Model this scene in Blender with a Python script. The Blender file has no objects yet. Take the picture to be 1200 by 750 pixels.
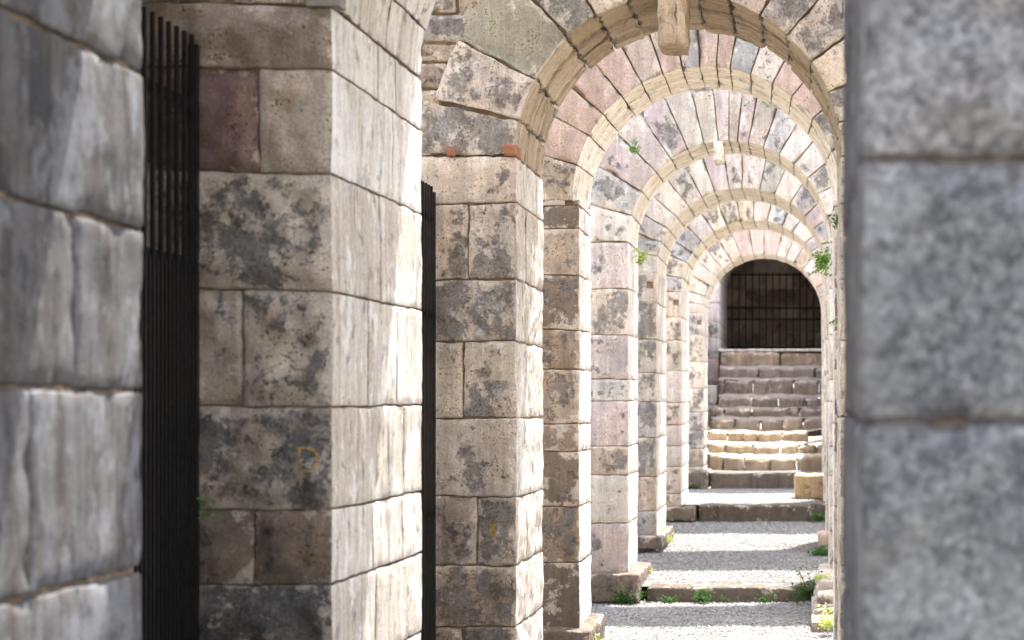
import bpy, math, random
from mathutils import Vector, noise
R_ = math.radians
rnd = random.Random(11)
U = 0.005                      # metres per picture unit at depth 1
FP = 2000.0                    # focal length in px of a 1200 px wide frame
D1 = FP * U                    # metres of depth per unit D
VX, VY = 951.0, 470.0
def P(px, py, D): return Vector(((px - VX) * U * D, D1 * D, (VY - py) * U * D))
scn = bpy.context.scene
COL = scn.collection

# ------------------------------------------------------------------ helpers
class Acc:
    def __init__(s): s.v = []; s.f = []; s.m = []; s.c = []; s.uv = []; s.e = []
def build(name, acc, mats, parent=None, smooth=True, loc=None):
    me = bpy.data.meshes.new(name)
    o0 = Vector(loc) if loc is not None else (parent.location.copy() if parent else Vector((0, 0, 0)))
    if parent and loc is None:
        vs = [(v[0] - o0.x, v[1] - o0.y, v[2] - o0.z) for v in acc.v]
    elif loc is not None:
        vs = [(v[0] - o0.x, v[1] - o0.y, v[2] - o0.z) for v in acc.v]
    else: vs = acc.v
    me.from_pydata(vs, [], acc.f)
    for m in mats: me.materials.append(m)
    if acc.m: me.polygons.foreach_set('material_index', acc.m)
    me.polygons.foreach_set('use_smooth', [smooth] * len(acc.f))
    if acc.c:
        ca = me.color_attributes.new('tone', 'FLOAT_COLOR', 'POINT')
        flat = [x for c in acc.c for x in c]
        ca.data.foreach_set('color', flat)
    if acc.e and len(acc.e) == len(acc.v):
        ea = me.attributes.new('edge', 'FLOAT', 'POINT'); ea.data.foreach_set('value', acc.e)
    if acc.uv:
        ul = me.uv_layers.new(name='run')
        li = [0] * len(me.loops); me.loops.foreach_get('vertex_index', li)
        ul.data.foreach_set('uv', [x for i in li for x in acc.uv[i]])
    me.update()
    o = bpy.data.objects.new(name, me); COL.objects.link(o)
    if parent: o.parent = parent
    if loc is not None and not parent: o.location = o0
    return o
def thing(name, loc, label, cat, group=None):
    o = bpy.data.objects.new(name, None); COL.objects.link(o); o.location = loc
    o.empty_display_size = .2
    o['label'] = label; o['category'] = cat
    if group: o['group'] = group
    return o
def tag(o, label, cat, group=None):
    o['label'] = label; o['category'] = cat
    if group: o['group'] = group
    return o
def ident(u, v, w):           # local u=lateral v=height w=depth; nothing is laid perfectly straight
    return (u + .007 * noise.noise((u * 2.3, v * 2.1, w * .8)), w, v + .012 * noise.noise((u * 1.9 + 7, v * 1.3, w * .9)) + .004 * noise.noise((u * 9, v * 5, w * 9)))
def fb(x, y, z, o=3):
    return noise.fractal((x, y, z), 1.0, 2.0, o)
def ticks(L, r, step):
    if L < 3 * r: r = L / 3.5
    n = max(1, int(round((L - 2 * r) / step)))
    return [0, r * .3, r] + [r + (L - 2 * r) * i / n for i in range(1, n)] + [L - r, L - r * .3, L]
def block(acc, ur, vr, wr, mapf=ident, col=(.5, .45, .4, .5), gap=.002, r=.012, amp=.006, step=(.05, .05, .05),
          reveal=None, boss=0.0, chip=.018, uvf=None, lam=0.0, skip=(), hide=False, show=()):
    """one rounded, weathered, irregular stone; reveal = side that gets the streaked reveal material"""
    lo = [ur[0] + gap, vr[0] + gap, wr[0]]; hi = [ur[1] - gap, vr[1] - gap, wr[1]]
    L = [hi[i] - lo[i] for i in range(3)]
    if min(L) < .01: return
    T = [ticks(L[i], r, step[i]) for i in range(3)]
    n = [len(t) for t in T]; sd = rnd.uniform(0, 90)
    idx = {}; base = len(acc.v)
    h = [l / 2 for l in L]; c = [lo[i] + h[i] for i in range(3)]
    rr = min(r, min(h) * .9)
    def vert(i, j, k):
        key = (i, j, k)
        if key in idx: return idx[key]
        p = [T[0][i] - h[0], T[1][j] - h[1], T[2][k] - h[2]]
        q = [max(-(h[a] - rr), min(h[a] - rr, p[a])) for a in range(3)]
        d = [p[a] - q[a] for a in range(3)]; dl = math.sqrt(sum(x * x for x in d)) or 1
        nn = [x / dl for x in d]
        p = [q[a] + nn[a] * rr for a in range(3)]
        X, Y, Z = c[0] + p[0], c[1] + p[1], c[2] + p[2]
        # distance to the nearest edge of the face this point is on
        ds = sorted(h[a] - abs(p[a]) for a in range(3))
        e = ds[1]
        ef = max(0.0, 1 - e / .05)
        f1 = fb(X * 4 + sd, Y * 4, Z * 4, 3); f2 = fb(X * 21 + sd, Y * 21, Z * 21 + 7, 3)
        dd = amp * f1 + amp * .6 * f2
        if ef > 0: dd = dd * (1 - .6 * ef) - chip * ef * max(0.0, fb(X * 8, Y * 8 + sd, Z * 8, 3) + .12)
        if boss and p[2] < -h[2] + rr * 1.01: dd += boss * min(1, e / .07) * (.45 + .8 * fb(X * 7 + sd, Y * 7, Z * 7 + 3, 4))
        if lam:
            dd += lam * (fb((X * 1.2), Z * 22 + sd, Y * 1.0, 3)) - lam * .3
        p = [p[a] + nn[a] * dd for a in range(3)]
        loc = (c[0] + p[0], c[1] + p[1], c[2] + p[2])
        acc.v.append(mapf(*loc)); acc.c.append(col)
        acc.uv.append(uvf(*loc) if uvf else (loc[1], loc[2])); acc.e.append(min(e, .12))
        idx[key] = len(acc.v) - 1
        return idx[key]
    def quad(a, b, cc, d, mi, flip):
        acc.f.append((a, d, cc, b) if flip else (a, b, cc, d)); acc.m.append(mi)
    for a in range(3):
        b, cc = (a + 1) % 3, (a + 2) % 3
        for side in (0, 1):
            name = 'uvw'[a] + '-+'[side]
            if name in skip: continue
            mi = 1 if reveal == name else 0
            fx = 0 if side == 0 else n[a] - 1
            for i in range(n[b] - 1):
                for j in range(n[cc] - 1):
                    if hide:
                        mid = [0, 0, 0]; mid[a] = T[a][fx]; mid[b] = T[b][i]; mid[cc] = T[cc][j]
                        keep = (a == 2 and side == 0) or name == reveal or name in show
                        if not keep and a != 2 or (a == 2 and side == 1):
                            keep = mid[2] < .07 or (reveal and ((L[0] - mid[0] if reveal == 'u+' else mid[0] if reveal == 'u-' else mid[1]) < .07))
                        if not keep: continue
                    ks = []
                    for (di, dj) in ((0, 0), (1, 0), (1, 1), (0, 1)):
                        kk = [0, 0, 0]; kk[a] = fx; kk[b] = i + di; kk[cc] = j + dj
                        ks.append(vert(*kk))
                    # ident swaps handedness (u,w,v)
                    quad(ks[0], ks[1], ks[2], ks[3], mi, side == 1)
def wblock(*a, **k): block(*a, hide=True, **k)
def box(acc, x, y, z, col=(.3, .3, .3, 0)):
    b = len(acc.v)
    for zz in z:
        for yy in y:
            for xx in x:
                acc.v.append((xx, yy, zz)); acc.c.append(col); acc.uv.append((zz, yy))
    for f in ((0, 2, 3, 1), (4, 5, 7, 6), (0, 1, 5, 4), (2, 6, 7, 3), (0, 4, 6, 2), (1, 3, 7, 5)):
        acc.f.append(tuple(b + i for i in f)); acc.m.append(0)

# ------------------------------------------------------------------ materials
class N:
    def __init__(s, name):
        s.mat = bpy.data.materials.new(name); s.mat.use_nodes = True
        s.t = s.mat.node_tree; s.b = s.t.nodes['Principled BSDF']
    def n(s, typ, **kw):
        x = s.t.nodes.new(typ)
        for k, v in kw.items(): setattr(x, k, v)
        return x
    def l(s, a, b): s.t.links.new(a, b)
    def noise(s, vec, scale, detail=8, rough=.6, dist=0, out='Fac'):
        x = s.n('ShaderNodeTexNoise'); x.inputs['Scale'].default_value = scale
        x.inputs['Detail'].default_value = detail; x.inputs['Roughness'].default_value = rough
        x.inputs['Distortion'].default_value = dist; s.l(vec, x.inputs['Vector']); return x.outputs[out]
    def map(s, vec, scale=(1, 1, 1), loc=(0, 0, 0)):
        x = s.n('ShaderNodeMapping'); x.inputs['Scale'].default_value = scale; x.inputs['Location'].default_value = loc
        s.l(vec, x.inputs['Vector']); return x.outputs[0]
    def rng(s, v, a, b, c=0, d=1, smooth=False):
        x = s.n('ShaderNodeMapRange'); x.inputs[1].default_value = a; x.inputs[2].default_value = b
        x.inputs[3].default_value = c; x.inputs[4].default_value = d
        if smooth: x.interpolation_type = 'SMOOTHSTEP'
        s.l(v, x.inputs[0]); return x.outputs[0]
    def math(s, op, a, b):
        x = s.n('ShaderNodeMath', operation=op)
        for i, v in enumerate((a, b)):
            if isinstance(v, (int, float)): x.inputs[i].default_value = v
            else: s.l(v, x.inputs[i])
        return x.outputs[0]
    def mix(s, f, a, b, mode='MIX'):
        x = s.n('ShaderNodeMix', data_type='RGBA', blend_type=mode)
        for sock, v in ((x.inputs[0], f), (x.inputs[6], a), (x.inputs[7], b)):
            if isinstance(v, (int, float)): sock.default_value = v
            elif isinstance(v, tuple): sock.default_value = v if len(v) == 4 else v + (1,)
            else: s.l(v, sock)
        return x.outputs[2]
    def pos(s): return s.n('ShaderNodeNewGeometry').outputs['Position']
    def bump(s, h, strength=.5, dist=.01, prev=None):
        x = s.n('ShaderNodeBump'); x.inputs['Strength'].default_value = strength; x.inputs['Distance'].default_value = dist
        s.l(h, x.inputs['Height'])
        if prev is not None: s.l(prev, x.inputs['Normal'])
        return x.outputs[0]
    def fin(s, col, nor=None, rough=.92):
        if isinstance(col, tuple): s.b.inputs['Base Color'].default_value = col + (1,)
        else: s.l(col, s.b.inputs['Base Color'])
        s.b.inputs['Roughness'].default_value = rough
        s.b.inputs['Specular IOR Level'].default_value = .25
        if nor is not None: s.l(nor, s.b.inputs['Normal'])
        return s.mat
def m_stone(name, lich=(.17, .17, .168), crust=(.80, .75, .67), scale=1.0, stain=.42, t0=.580, dk=1.9):
    k = N(name); p0 = k.pos(); a = k.n('ShaderNodeVertexColor', layer_name='tone')
    ed = k.n('ShaderNodeAttribute', attribute_name='edge').outputs['Fac']
    tone, amt = a.outputs['Color'], a.outputs['Alpha']
    off = k.n('ShaderNodeVectorMath', operation='MULTIPLY_ADD'); k.l(tone, off.inputs[0]); off.inputs[1].default_value = (47, 61, 53); k.l(p0, off.inputs[2])
    p = off.outputs[0]                      # every stone has its own pattern
    big = k.noise(p, 2.0 * scale, 4, .6); med = k.noise(p, 8 * scale, 9, .70, .1); fine = k.noise(p, 95 * scale, 6, .75)
    grit = k.noise(p, 240 * scale, 3, .7)
    edge = k.rng(ed, .0, .055, 1, 0)
    c = k.mix(1, tone, k.mix(k.rng(big, .32, .68), (.84, .84, .86), (1.2, 1.18, 1.14)), 'MULTIPLY')
    st = k.rng(k.noise(k.map(p, (3, 3, 1.1), (3, 1, 7)), 1.6 * scale, 10, .74, .1), .50, .80)
    c = k.mix(k.math('MULTIPLY', st, stain), c, (.44, .31, .19))
    pat = k.noise(k.map(p, (1, 1, .8)), 3.2 * scale, 13, .69, .12)
    pat2 = k.noise(k.map(p, (1, 1, 1), (5, 8, 2)), 13 * scale, 10, .74, .1)
    # grey body showing through where the pale skin has come off
    th = k.math('ADD', k.math('ADD', k.math('MULTIPLY', pat, .64), k.math('MULTIPLY', pat2, .36)), k.math('ADD', k.math('MULTIPLY', amt, .17), k.math('MULTIPLY', edge, -.05)))
    li = k.rng(th, t0 - .006, t0 + .034)
    lcol = k.mix(k.rng(fine, .32, .7), lich, tuple(x * dk for x in lich))
    lcol = k.mix(k.rng(pat2, .5, .62), lcol, tuple(x * .55 for x in lich))
    c = k.mix(k.math('MULTIPLY', li, .82), c, lcol)
    sp = k.rng(k.math('ADD', k.noise(k.map(p, (1, 1, 1), (2, 9, 9)), 24 * scale, 8, .72, .1), k.math('MULTIPLY', amt, .07)), .615, .645)
    c = k.mix(k.math('MULTIPLY', sp, .62), c, lcol)
    cr = k.rng(k.math('ADD', k.noise(k.map(p, (1, 1, 1), (9, 4, 2)), 6 * scale, 14, .72, .12), k.math('ADD', k.math('MULTIPLY', edge, .10), k.math('MULTIPLY', amt, .06))), .595, .64)
    c = k.mix(k.math('MULTIPLY', cr, .7), c, crust)
    c = k.mix(1, c, k.mix(k.rng(fine, .3, .72), (.70, .69, .69), (1.30, 1.30, 1.30)), 'MULTIPLY')
    c = k.mix(1, c, k.mix(k.rng(med, .35, .65), (.86, .86, .87), (1.14, 1.13, 1.12)), 'MULTIPLY')
    vo = k.n('ShaderNodeTexVoronoi'); vo.inputs['Scale'].default_value = 58 * scale; k.l(p, vo.inputs['Vector'])
    pit = k.math('MULTIPLY', k.rng(vo.outputs['Distance'], .18, .30, 1, 0), k.rng(med, .5, .6))
    c = k.mix(k.math('MULTIPLY', pit, .75), c, (.09, .08, .07))
    run = k.noise(k.map(p0, (7, 7, .55)), 1.5, 8, .7)
    c = k.mix(1, c, k.mix(k.rng(run, .38, .62), (1.12, 1.11, 1.10), (.80, .77, .74)), 'MULTIPLY')
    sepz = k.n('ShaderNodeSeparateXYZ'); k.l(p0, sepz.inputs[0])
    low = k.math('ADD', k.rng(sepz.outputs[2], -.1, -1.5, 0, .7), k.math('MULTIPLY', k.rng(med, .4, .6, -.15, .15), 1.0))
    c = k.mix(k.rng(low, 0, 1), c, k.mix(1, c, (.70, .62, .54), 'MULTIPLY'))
    # dirt in the joints
    c = k.mix(k.math('MULTIPLY', k.rng(ed, .0, .006, 1, 0), .55), c, (.20, .14, .09))
    hgt = k.math('ADD', k.math('MULTIPLY', med, 1.0), k.math('ADD', k.math('MULTIPLY', fine, .4), k.math('ADD', k.math('MULTIPLY', li, -.22), k.math('MULTIPLY', pit, -.5))))
    return k.fin(c, k.bump(grit, .6, .004, k.bump(hgt, 1.0, .03)))
def m_reveal(name, bs=.7, fl=.6, fs=1.0, ls=60, pale=(.82, .79, .75), tan=(.60, .51, .41), grey=(.36, .35, .34), warm=.35):
    k = N(name); uv = k.n('ShaderNodeUVMap', uv_map='run').outputs[0]; p = k.pos()
    a = k.n('ShaderNodeVertexColor', layer_name='tone')
    wv = k.noise(k.map(uv, (1.2, 1.2, 1)), 2.0, 4, .6, out='Color')
    # warp across depth a little so the veins wander
    add = k.n('ShaderNodeVectorMath', operation='MULTIPLY_ADD'); k.l(wv, add.inputs[0]); add.inputs[1].default_value = (.0, .10, 0); k.l(uv, add.inputs[2])
    w = add.outputs[0]
    s1 = k.noise(k.map(w, (.9, 13 * fs, 1)), 1.6, 7, .62); s2 = k.noise(k.map(w, (2.2, ls * fs, 1), (4, 2, 0)), 1.5, 8, .7); s3 = k.noise(k.map(w, (1.1, 8 * fs, 1), (7, 9, 0)), 1.0, 9, .65)
    fine = k.noise(p, 110, 5, .75); med = k.noise(p, 8, 9, .7, .5)
    c = k.mix(k.rng(s1, .44, .66), pale, tan)
    c = k.mix(1, c, k.mix(warm, (1, 1, 1), a.outputs['Color']), 'MULTIPLY') if False else k.mix(a.outputs['Alpha'], c, k.mix(k.rng(s1, .35, .65), tan, tuple(x * .72 for x in tan)))
    c = k.mix(k.math('MULTIPLY', k.rng(s3, .55, .63), .55), c, grey)
    c = k.mix(k.math('MULTIPLY', k.rng(s2, .54, .64), .7), c, tuple(x * .5 for x in tan))
    c = k.mix(k.math('MULTIPLY', k.rng(k.noise(k.map(w, (3, 6, 1), (1, 5, 0)), 2.5, 10, .7), .57, .62), .6), c, tuple(min(.84, x * 1.08) for x in pale))
    c = k.mix(1, c, k.mix(k.rng(fine, .3, .72), (.74, .74, .74), (1.15, 1.15, 1.15)), 'MULTIPLY')
    c = k.mix(k.math('MULTIPLY', k.rng(k.math('ADD', med, k.math('MULTIPLY', s1, .3)), .735, .76), .6), c, (.17, .165, .16))
    cav = k.rng(s2, .60, .70, 0, -1)
    off = k.n('ShaderNodeVectorMath', operation='MULTIPLY_ADD'); k.l(a.outputs['Color'], off.inputs[0]); off.inputs[1].default_value = (31, 47, 53); k.l(p, off.inputs[2]); q = off.outputs[0]
    f1 = k.noise(k.map(q, (1, 1, .6)), 5, 12, .72, .1); f2 = k.noise(k.map(q, (1, 1, .8), (4, 4, 1)), 9, 12, .74, .1); f3 = k.noise(q, 38, 8, .75)
    c = k.mix(k.math('MULTIPLY', k.rng(f1, .53, .58), fl), c, tuple(min(.86, x * 1.06) for x in pale))
    c = k.mix(k.math('MULTIPLY', k.rng(k.math('ADD', f2, k.math('MULTIPLY', f3, .15)), .645, .685), fl), c, tuple(x * .9 for x in grey))
    c = k.mix(k.math('MULTIPLY', k.rng(f3, .60, .66), .45), c, tuple(x * .45 for x in tan))
    c = k.mix(1, c, k.mix(k.rng(f3, .36, .62), (.86, .85, .84), (1.1, 1.1, 1.1)), 'MULTIPLY')
    med = k.math('ADD', med, k.math('MULTIPLY', f3, .5))
    h = k.math('ADD', k.math('MULTIPLY', k.math('ADD', s2, cav), .8), k.math('ADD', k.math('MULTIPLY', s1, .6), k.math('ADD', k.math('MULTIPLY', med, .5), k.math('MULTIPLY', fine, .25))))
    return k.fin(c, k.bump(h, bs, .02))
def m_simple(name, c1, c2, scale=8, rough=.9, bump=.3, metal=0):
    k = N(name); p = k.pos(); n1 = k.noise(p, scale, 9, .7); n2 = k.noise(p, scale * 12, 5, .7)
    c = k.mix(k.rng(n1, .35, .65), c1, c2); c = k.mix(1, c, k.mix(k.rng(n2, .3, .7), (.75, .75, .75), (1.15, 1.15, 1.15)), 'MULTIPLY')
    k.b.inputs['Metallic'].default_value = metal
    return k.fin(c, k.bump(n2, bump, .01, k.bump(n1, bump, .03)), rough)
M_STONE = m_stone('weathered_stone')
k = N('near_granite'); p = k.pos(); a = k.n('ShaderNodeVertexColor', layer_name='tone'); ed = k.n('ShaderNodeAttribute', attribute_name='edge').outputs['Fac']
g1 = k.noise(p, 42, 7, .7); g2 = k.noise(p, 130, 5, .75); g3 = k.noise(p, 9, 8, .7); g4 = k.noise(k.map(p, (1, 1, 1), (4, 4, 4)), 3.2, 6, .65)
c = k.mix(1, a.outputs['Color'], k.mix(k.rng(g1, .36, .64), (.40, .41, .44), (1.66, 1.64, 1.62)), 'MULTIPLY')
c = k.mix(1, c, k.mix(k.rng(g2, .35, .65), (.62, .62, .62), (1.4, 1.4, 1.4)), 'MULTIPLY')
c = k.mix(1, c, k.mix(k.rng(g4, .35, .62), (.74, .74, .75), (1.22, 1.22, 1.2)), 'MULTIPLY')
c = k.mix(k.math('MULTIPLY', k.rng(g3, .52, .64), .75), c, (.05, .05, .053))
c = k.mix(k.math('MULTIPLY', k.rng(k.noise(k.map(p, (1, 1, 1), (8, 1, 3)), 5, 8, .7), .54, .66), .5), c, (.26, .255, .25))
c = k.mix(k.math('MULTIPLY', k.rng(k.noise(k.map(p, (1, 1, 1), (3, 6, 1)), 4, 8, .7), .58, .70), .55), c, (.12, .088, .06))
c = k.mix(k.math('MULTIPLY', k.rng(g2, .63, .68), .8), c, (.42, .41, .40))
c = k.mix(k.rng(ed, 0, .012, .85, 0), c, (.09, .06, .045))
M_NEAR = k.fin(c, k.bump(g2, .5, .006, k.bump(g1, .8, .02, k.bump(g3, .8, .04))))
M_DARKST = m_stone('shaded_stone', lich=(.085, .085, .086), crust=(.60, .54, .46), stain=.6, t0=.585, dk=2.2)  # weathered stone with darker lichen and crust; the bay's shade put into its colour
M_REV = m_reveal('streaked_marble')
M_REVN = m_reveal('near_streaked_marble', bs=.45, fl=.55, fs=.6, ls=40, pale=(.235, .245, .265), tan=(.105, .088, .078), grey=(.024, .031, .043))  # dark copy of the streaked marble; the near pier's shade put into its colour
M_TAN = m_reveal('laminated_tan_stone', ls=34, pale=(.88, .83, .75), tan=(.70, .60, .47), grey=(.42, .34, .26))
M_ROUGH = m_reveal('eroded_soffit', bs=1.0, fl=.2, ls=30, fs=.8, pale=(.68, .58, .45), tan=(.48, .37, .255), grey=(.22, .17, .12))
M_MORT = m_simple('mortar', (.15, .105, .07), (.36, .28, .20), 14)
M_IRON = m_simple('black_iron', (.008, .008, .009), (.022, .020, .019), 30, .42, .2, .5)
M_BRICK = m_simple('red_brick', (.30, .12, .075), (.42, .22, .15), 30)
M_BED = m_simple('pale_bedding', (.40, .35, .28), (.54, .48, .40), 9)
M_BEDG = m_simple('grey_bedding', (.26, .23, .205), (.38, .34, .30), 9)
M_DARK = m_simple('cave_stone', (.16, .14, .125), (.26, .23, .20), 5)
def m_gravel(base, name, vc=True):
    k = N(name); p = k.pos()
    vo = k.n('ShaderNodeTexVoronoi'); vo.inputs['Scale'].default_value = 42; k.l(p, vo.inputs['Vector'])
    sep = k.n('ShaderNodeSeparateColor'); k.l(vo.outputs['Color'], sep.inputs[0])
    v = k.rng(sep.outputs[0], 0, 1, .45, 1.25)
    c = k.mix(k.rng(sep.outputs[1], .2, .9), base, tuple(x * y for x, y in zip(base, (1.12, 1.0, .86))))
    cc = k.n('ShaderNodeCombineColor')
    for i in range(3): k.l(v, cc.inputs[i])
    c = k.mix(1, c, cc.outputs[0], 'MULTIPLY')
    return k.fin(c, k.bump(k.rng(vo.outputs['Distance'], 0, .6, 1, 0), 1, .03))
M_GRAVEL = m_gravel((.215, .212, .21), 'gravel_bed')
k = N('gravel_stone'); a = k.n('ShaderNodeVertexColor', layer_name='tone')
M_PEB = k.fin(k.mix(1, a.outputs['Color'], k.mix(k.noise(k.pos(), 80, 4, .6), (.7, .7, .7), (1.2, 1.2, 1.2)), 'MULTIPLY'))
M_EARTH = m_simple('dry_earth', (.22, .18, .13), (.32, .28, .20), 3)
def m_leaf(name, c1, c2):
    k = N(name); n1 = k.noise(k.pos(), 25, 4, .6)
    m = k.fin(k.mix(k.rng(n1, .35, .65), c1, c2), None, .6)
    tr = k.n('ShaderNodeBsdfTranslucent'); tr.inputs[0].default_value = (c2[0] * 1.6, c2[1] * 1.6, c2[2], 1)
    ms = k.n('ShaderNodeMixShader'); ms.inputs[0].default_value = .35
    k.l(k.b.outputs[0], ms.inputs[1]); k.l(tr.outputs[0], ms.inputs[2])
    k.l(ms.outputs[0], k.t.nodes['Material Output'].inputs[0]); return m
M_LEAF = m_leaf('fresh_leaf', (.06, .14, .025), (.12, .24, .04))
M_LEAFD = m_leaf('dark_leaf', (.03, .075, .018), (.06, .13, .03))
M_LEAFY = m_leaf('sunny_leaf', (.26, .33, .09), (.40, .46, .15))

# ------------------------------------------------------------------ stone tones (rgb + lichen amount)
def j(c, s=.07):
    f = 1 + rnd.uniform(-s, s) * 1.5
    return tuple(max(.02, x * f * (1 + rnd.uniform(-s, s) * .3)) for x in c[:3]) + (min(1, max(-.5, c[3] + rnd.uniform(-.12, .12))),)
CREAM = (.72, .65, .56, .45); GREY = (.56, .54, .51, .65); PINK = (.68, .56, .51, -.4); WHITE = (.76, .73, .69, .15)
BLUE = (.56, .57, .585, .4); TAUPE = (.50, .44, .37, .35); PURP = (.58, .52, .53, .2); BROWN = (.38, .31, .245, .35)
SAGE = (.44, .44, .37, -.3); MAROON = (.20, .135, .13, -.4); DARK = (.34, .295, .25, .75)
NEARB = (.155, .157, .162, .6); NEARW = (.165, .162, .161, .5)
def pick(pal): return j(rnd.choice(pal))

XL, XR, ZS = -345 * U, 33 * U, 286 * U
ARCHGROUP = 'stone arches standing one behind the other over the gravel passage'
def wall(label, f, b, xl=XL, xr=XR, crown=480, bot=-400, top=790, left_to=-620, right_to=170,
         courses=None, rcourses=None, vjoints=None, tones=None, pal=(CREAM, GREY, TAUPE, CREAM), vang=None, vtones=None, vpal=(WHITE, BLUE, PURP, WHITE),
         ring=105, step=.06, mats=None, revmat=None, sofmat=None, splits=0, splay=0.0, hole=True, lam=0.006, boss=.0, r=.010, chip=.014,
         rough=.006, ringrev=.0, pebbly=False, pierrev=0.0, corbel=None, lim_u=45, name='stone_arch'):
    """a transverse wall with one round-headed opening. f, b are the front/back depths D; heights in units U"""
    mats = mats or M_STONE; revmat = revmat or M_REV; sofmat = sofmat or revmat
    y0, y1 = f * D1, b * D1
    xl, xr = (xl, xr)
    cx = (xl + xr) / 2; Rr = (xr - xl) / 2; cz = crown * U - Rr
    root = thing(name, (cx, y0, bot * U), label, 'arch', ARCHGROUP)
    if courses is None:
        courses = []; z = cz / U
        while z > bot:
            courses.append(z); z -= rnd.uniform(55, 88)
    courses = sorted([c for c in courses], reverse=True)
    if courses[0] < cz / U - 1: courses = [cz / U] + courses
    if courses[-1] > bot: courses.append(bot)
    courses[0] = cz / U
    st = (step, step, min(step, .045))
    for side in (-1, 1):
        acc = Acc(); core = Acc()
        if side > 0 and rcourses: courses = rcourses
        for i in range(len(courses) - 1):
            z1, z0 = courses[i] * U, courses[i + 1] * U
            vj = (vjoints or {}).get(i)
            if vj is None: vj = [rnd.uniform(80, 130)] if rnd.random() < .35 else [rnd.uniform(140, 190)]
            vj = [0] + list(vj); 
            while vj[-1] < (left_to * -1 + xl / U if side < 0 else right_to - xr / U): vj.append(vj[-1] + rnd.uniform(90, 190))
            for q in range(len(vj) - 1):
                a0, a1 = vj[q] * U, vj[q + 1] * U
                col = None
                if tones and side < 0: 
                    tt = tones.get(i)
                    if tt and q < len(tt): col = j(tt[q], .03)
                col = col or pick(pal)
                if q == 0:
                    # stones at the opening, split through the thickness
                    ws = [y0] + sorted(y0 + (y1 - y0) * rnd.uniform(.2, .8) for _ in range(splits if rnd.random() < .8 else 0)) + [y1]
                    ws = [w for n_, w in enumerate(ws) if n_ in (0, len(ws) - 1) or (w - ws[n_ - 1] > .15 and y1 - w > .12)]
                    hz = None
                    for s_ in range(len(ws) - 1):
                        g = .002 if s_ else 0
                        cc = (col[0], col[1], col[2], col[3] if s_ == 0 else col[3])
                        if hole and i == 0 and s_ == 0:
                            hw, hh, off = 15 * U, 15 * U, 8 * U   # putlog hole beside the opening
                            zm = z0 + min(.45 * (z1 - z0), .2)
                            parts = [((0, off), (z0, z1)), ((off + hw, a1), (z0, z1)), ((off, off + hw), (z0, zm)), ((off, off + hw), (zm + hh, z1))]
                            for (p0, p1), (q0, q1) in parts:
                                ur = (xl - p1, xl - p0) if side < 0 else (xr + p0, xr + p1)
                                if q1 - q0 < .03: continue
                                wblock(acc, ur, (q0, q1), (ws[s_] + g, ws[s_ + 1]), col=cc, gap=-.001 , r=.006, amp=rough * .4, step=st, reveal='u+' if side < 0 else 'u-', chip=.004)
                            continue
                        ur = (xl - a1, xl) if side < 0 else (xr, xr + a1)
                        wblock(acc, ur, (z0, z1), (ws[s_] + g, ws[s_ + 1]), col=cc[:3] + (cc[3],), r=r, amp=rough, step=st, reveal='u+' if side < 0 else 'u-', boss=boss, chip=chip)
                else:
                    ur = (xl - a1, xl - a0) if side < 0 else (xr + a0, xr + a1)
                    big = .12 if (a0 > 200 * U) else step
                    wblock(acc, ur, (z0, z1), (y0 + rnd.uniform(0, .006), y1), col=col, r=r, amp=rough, step=(big, big, .2), boss=boss)
        build('pier', acc, [mats, revmat], root)
        if side < 0: box(core, (left_to * U - .5, xl - .02), (y0 + .022, y1 - .03), (bot * U, cz))
        else: box(core, (xr + .02, right_to * U + .5), (y0 + .022, y1 - .03), (bot * U, cz))
        build('mortar_core', core, [M_MORT], root, False)
    # ring of voussoirs
    if vang is None:
        vang = [0]
        while vang[-1] < 172: vang.append(vang[-1] + rnd.uniform(8, 13.5))
        vang[-1] = 180
    def vmap(u, v, w):
        th = u / Rr; rr = v + splay * (1 - (w - y0) / (y1 - y0))
        return (cx - rr * math.cos(th), w, cz + rr * math.sin(th))
    acc = Acc()
    rs = (step * .8, step, min(.035, step))
    for i in range(len(vang) - 1):
        col = j(vtones[i], .04) if vtones and i < len(vtones) else pick(vpal)
        ro = Rr + (ring + rnd.uniform(-8, 14)) * U
        ws = [y0, y1]
        if splits: ws = [y0, y0 + (y1 - y0) * rnd.uniform(.35, .65), y1]
        for s_ in range(len(ws) - 1):
            rj = rnd.uniform(0, .006)
            wblock(acc, (R_(vang[i]) * Rr, R_(vang[i + 1]) * Rr), (Rr + rj, ro), (ws[s_] + (0 if s_ == 0 else .003), ws[s_ + 1]), mapf=vmap, col=col,
                  gap=.0016 if not pebbly else .004, r=r * (.6 if not pebbly else 1), amp=rough, step=rs, reveal='v-', lam=lam, chip=.012)
    build('arch_ring', acc, [mats, sofmat], root)
    # spandrel and upper wall
    acc = Acc(); z = cz; first = True
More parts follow.
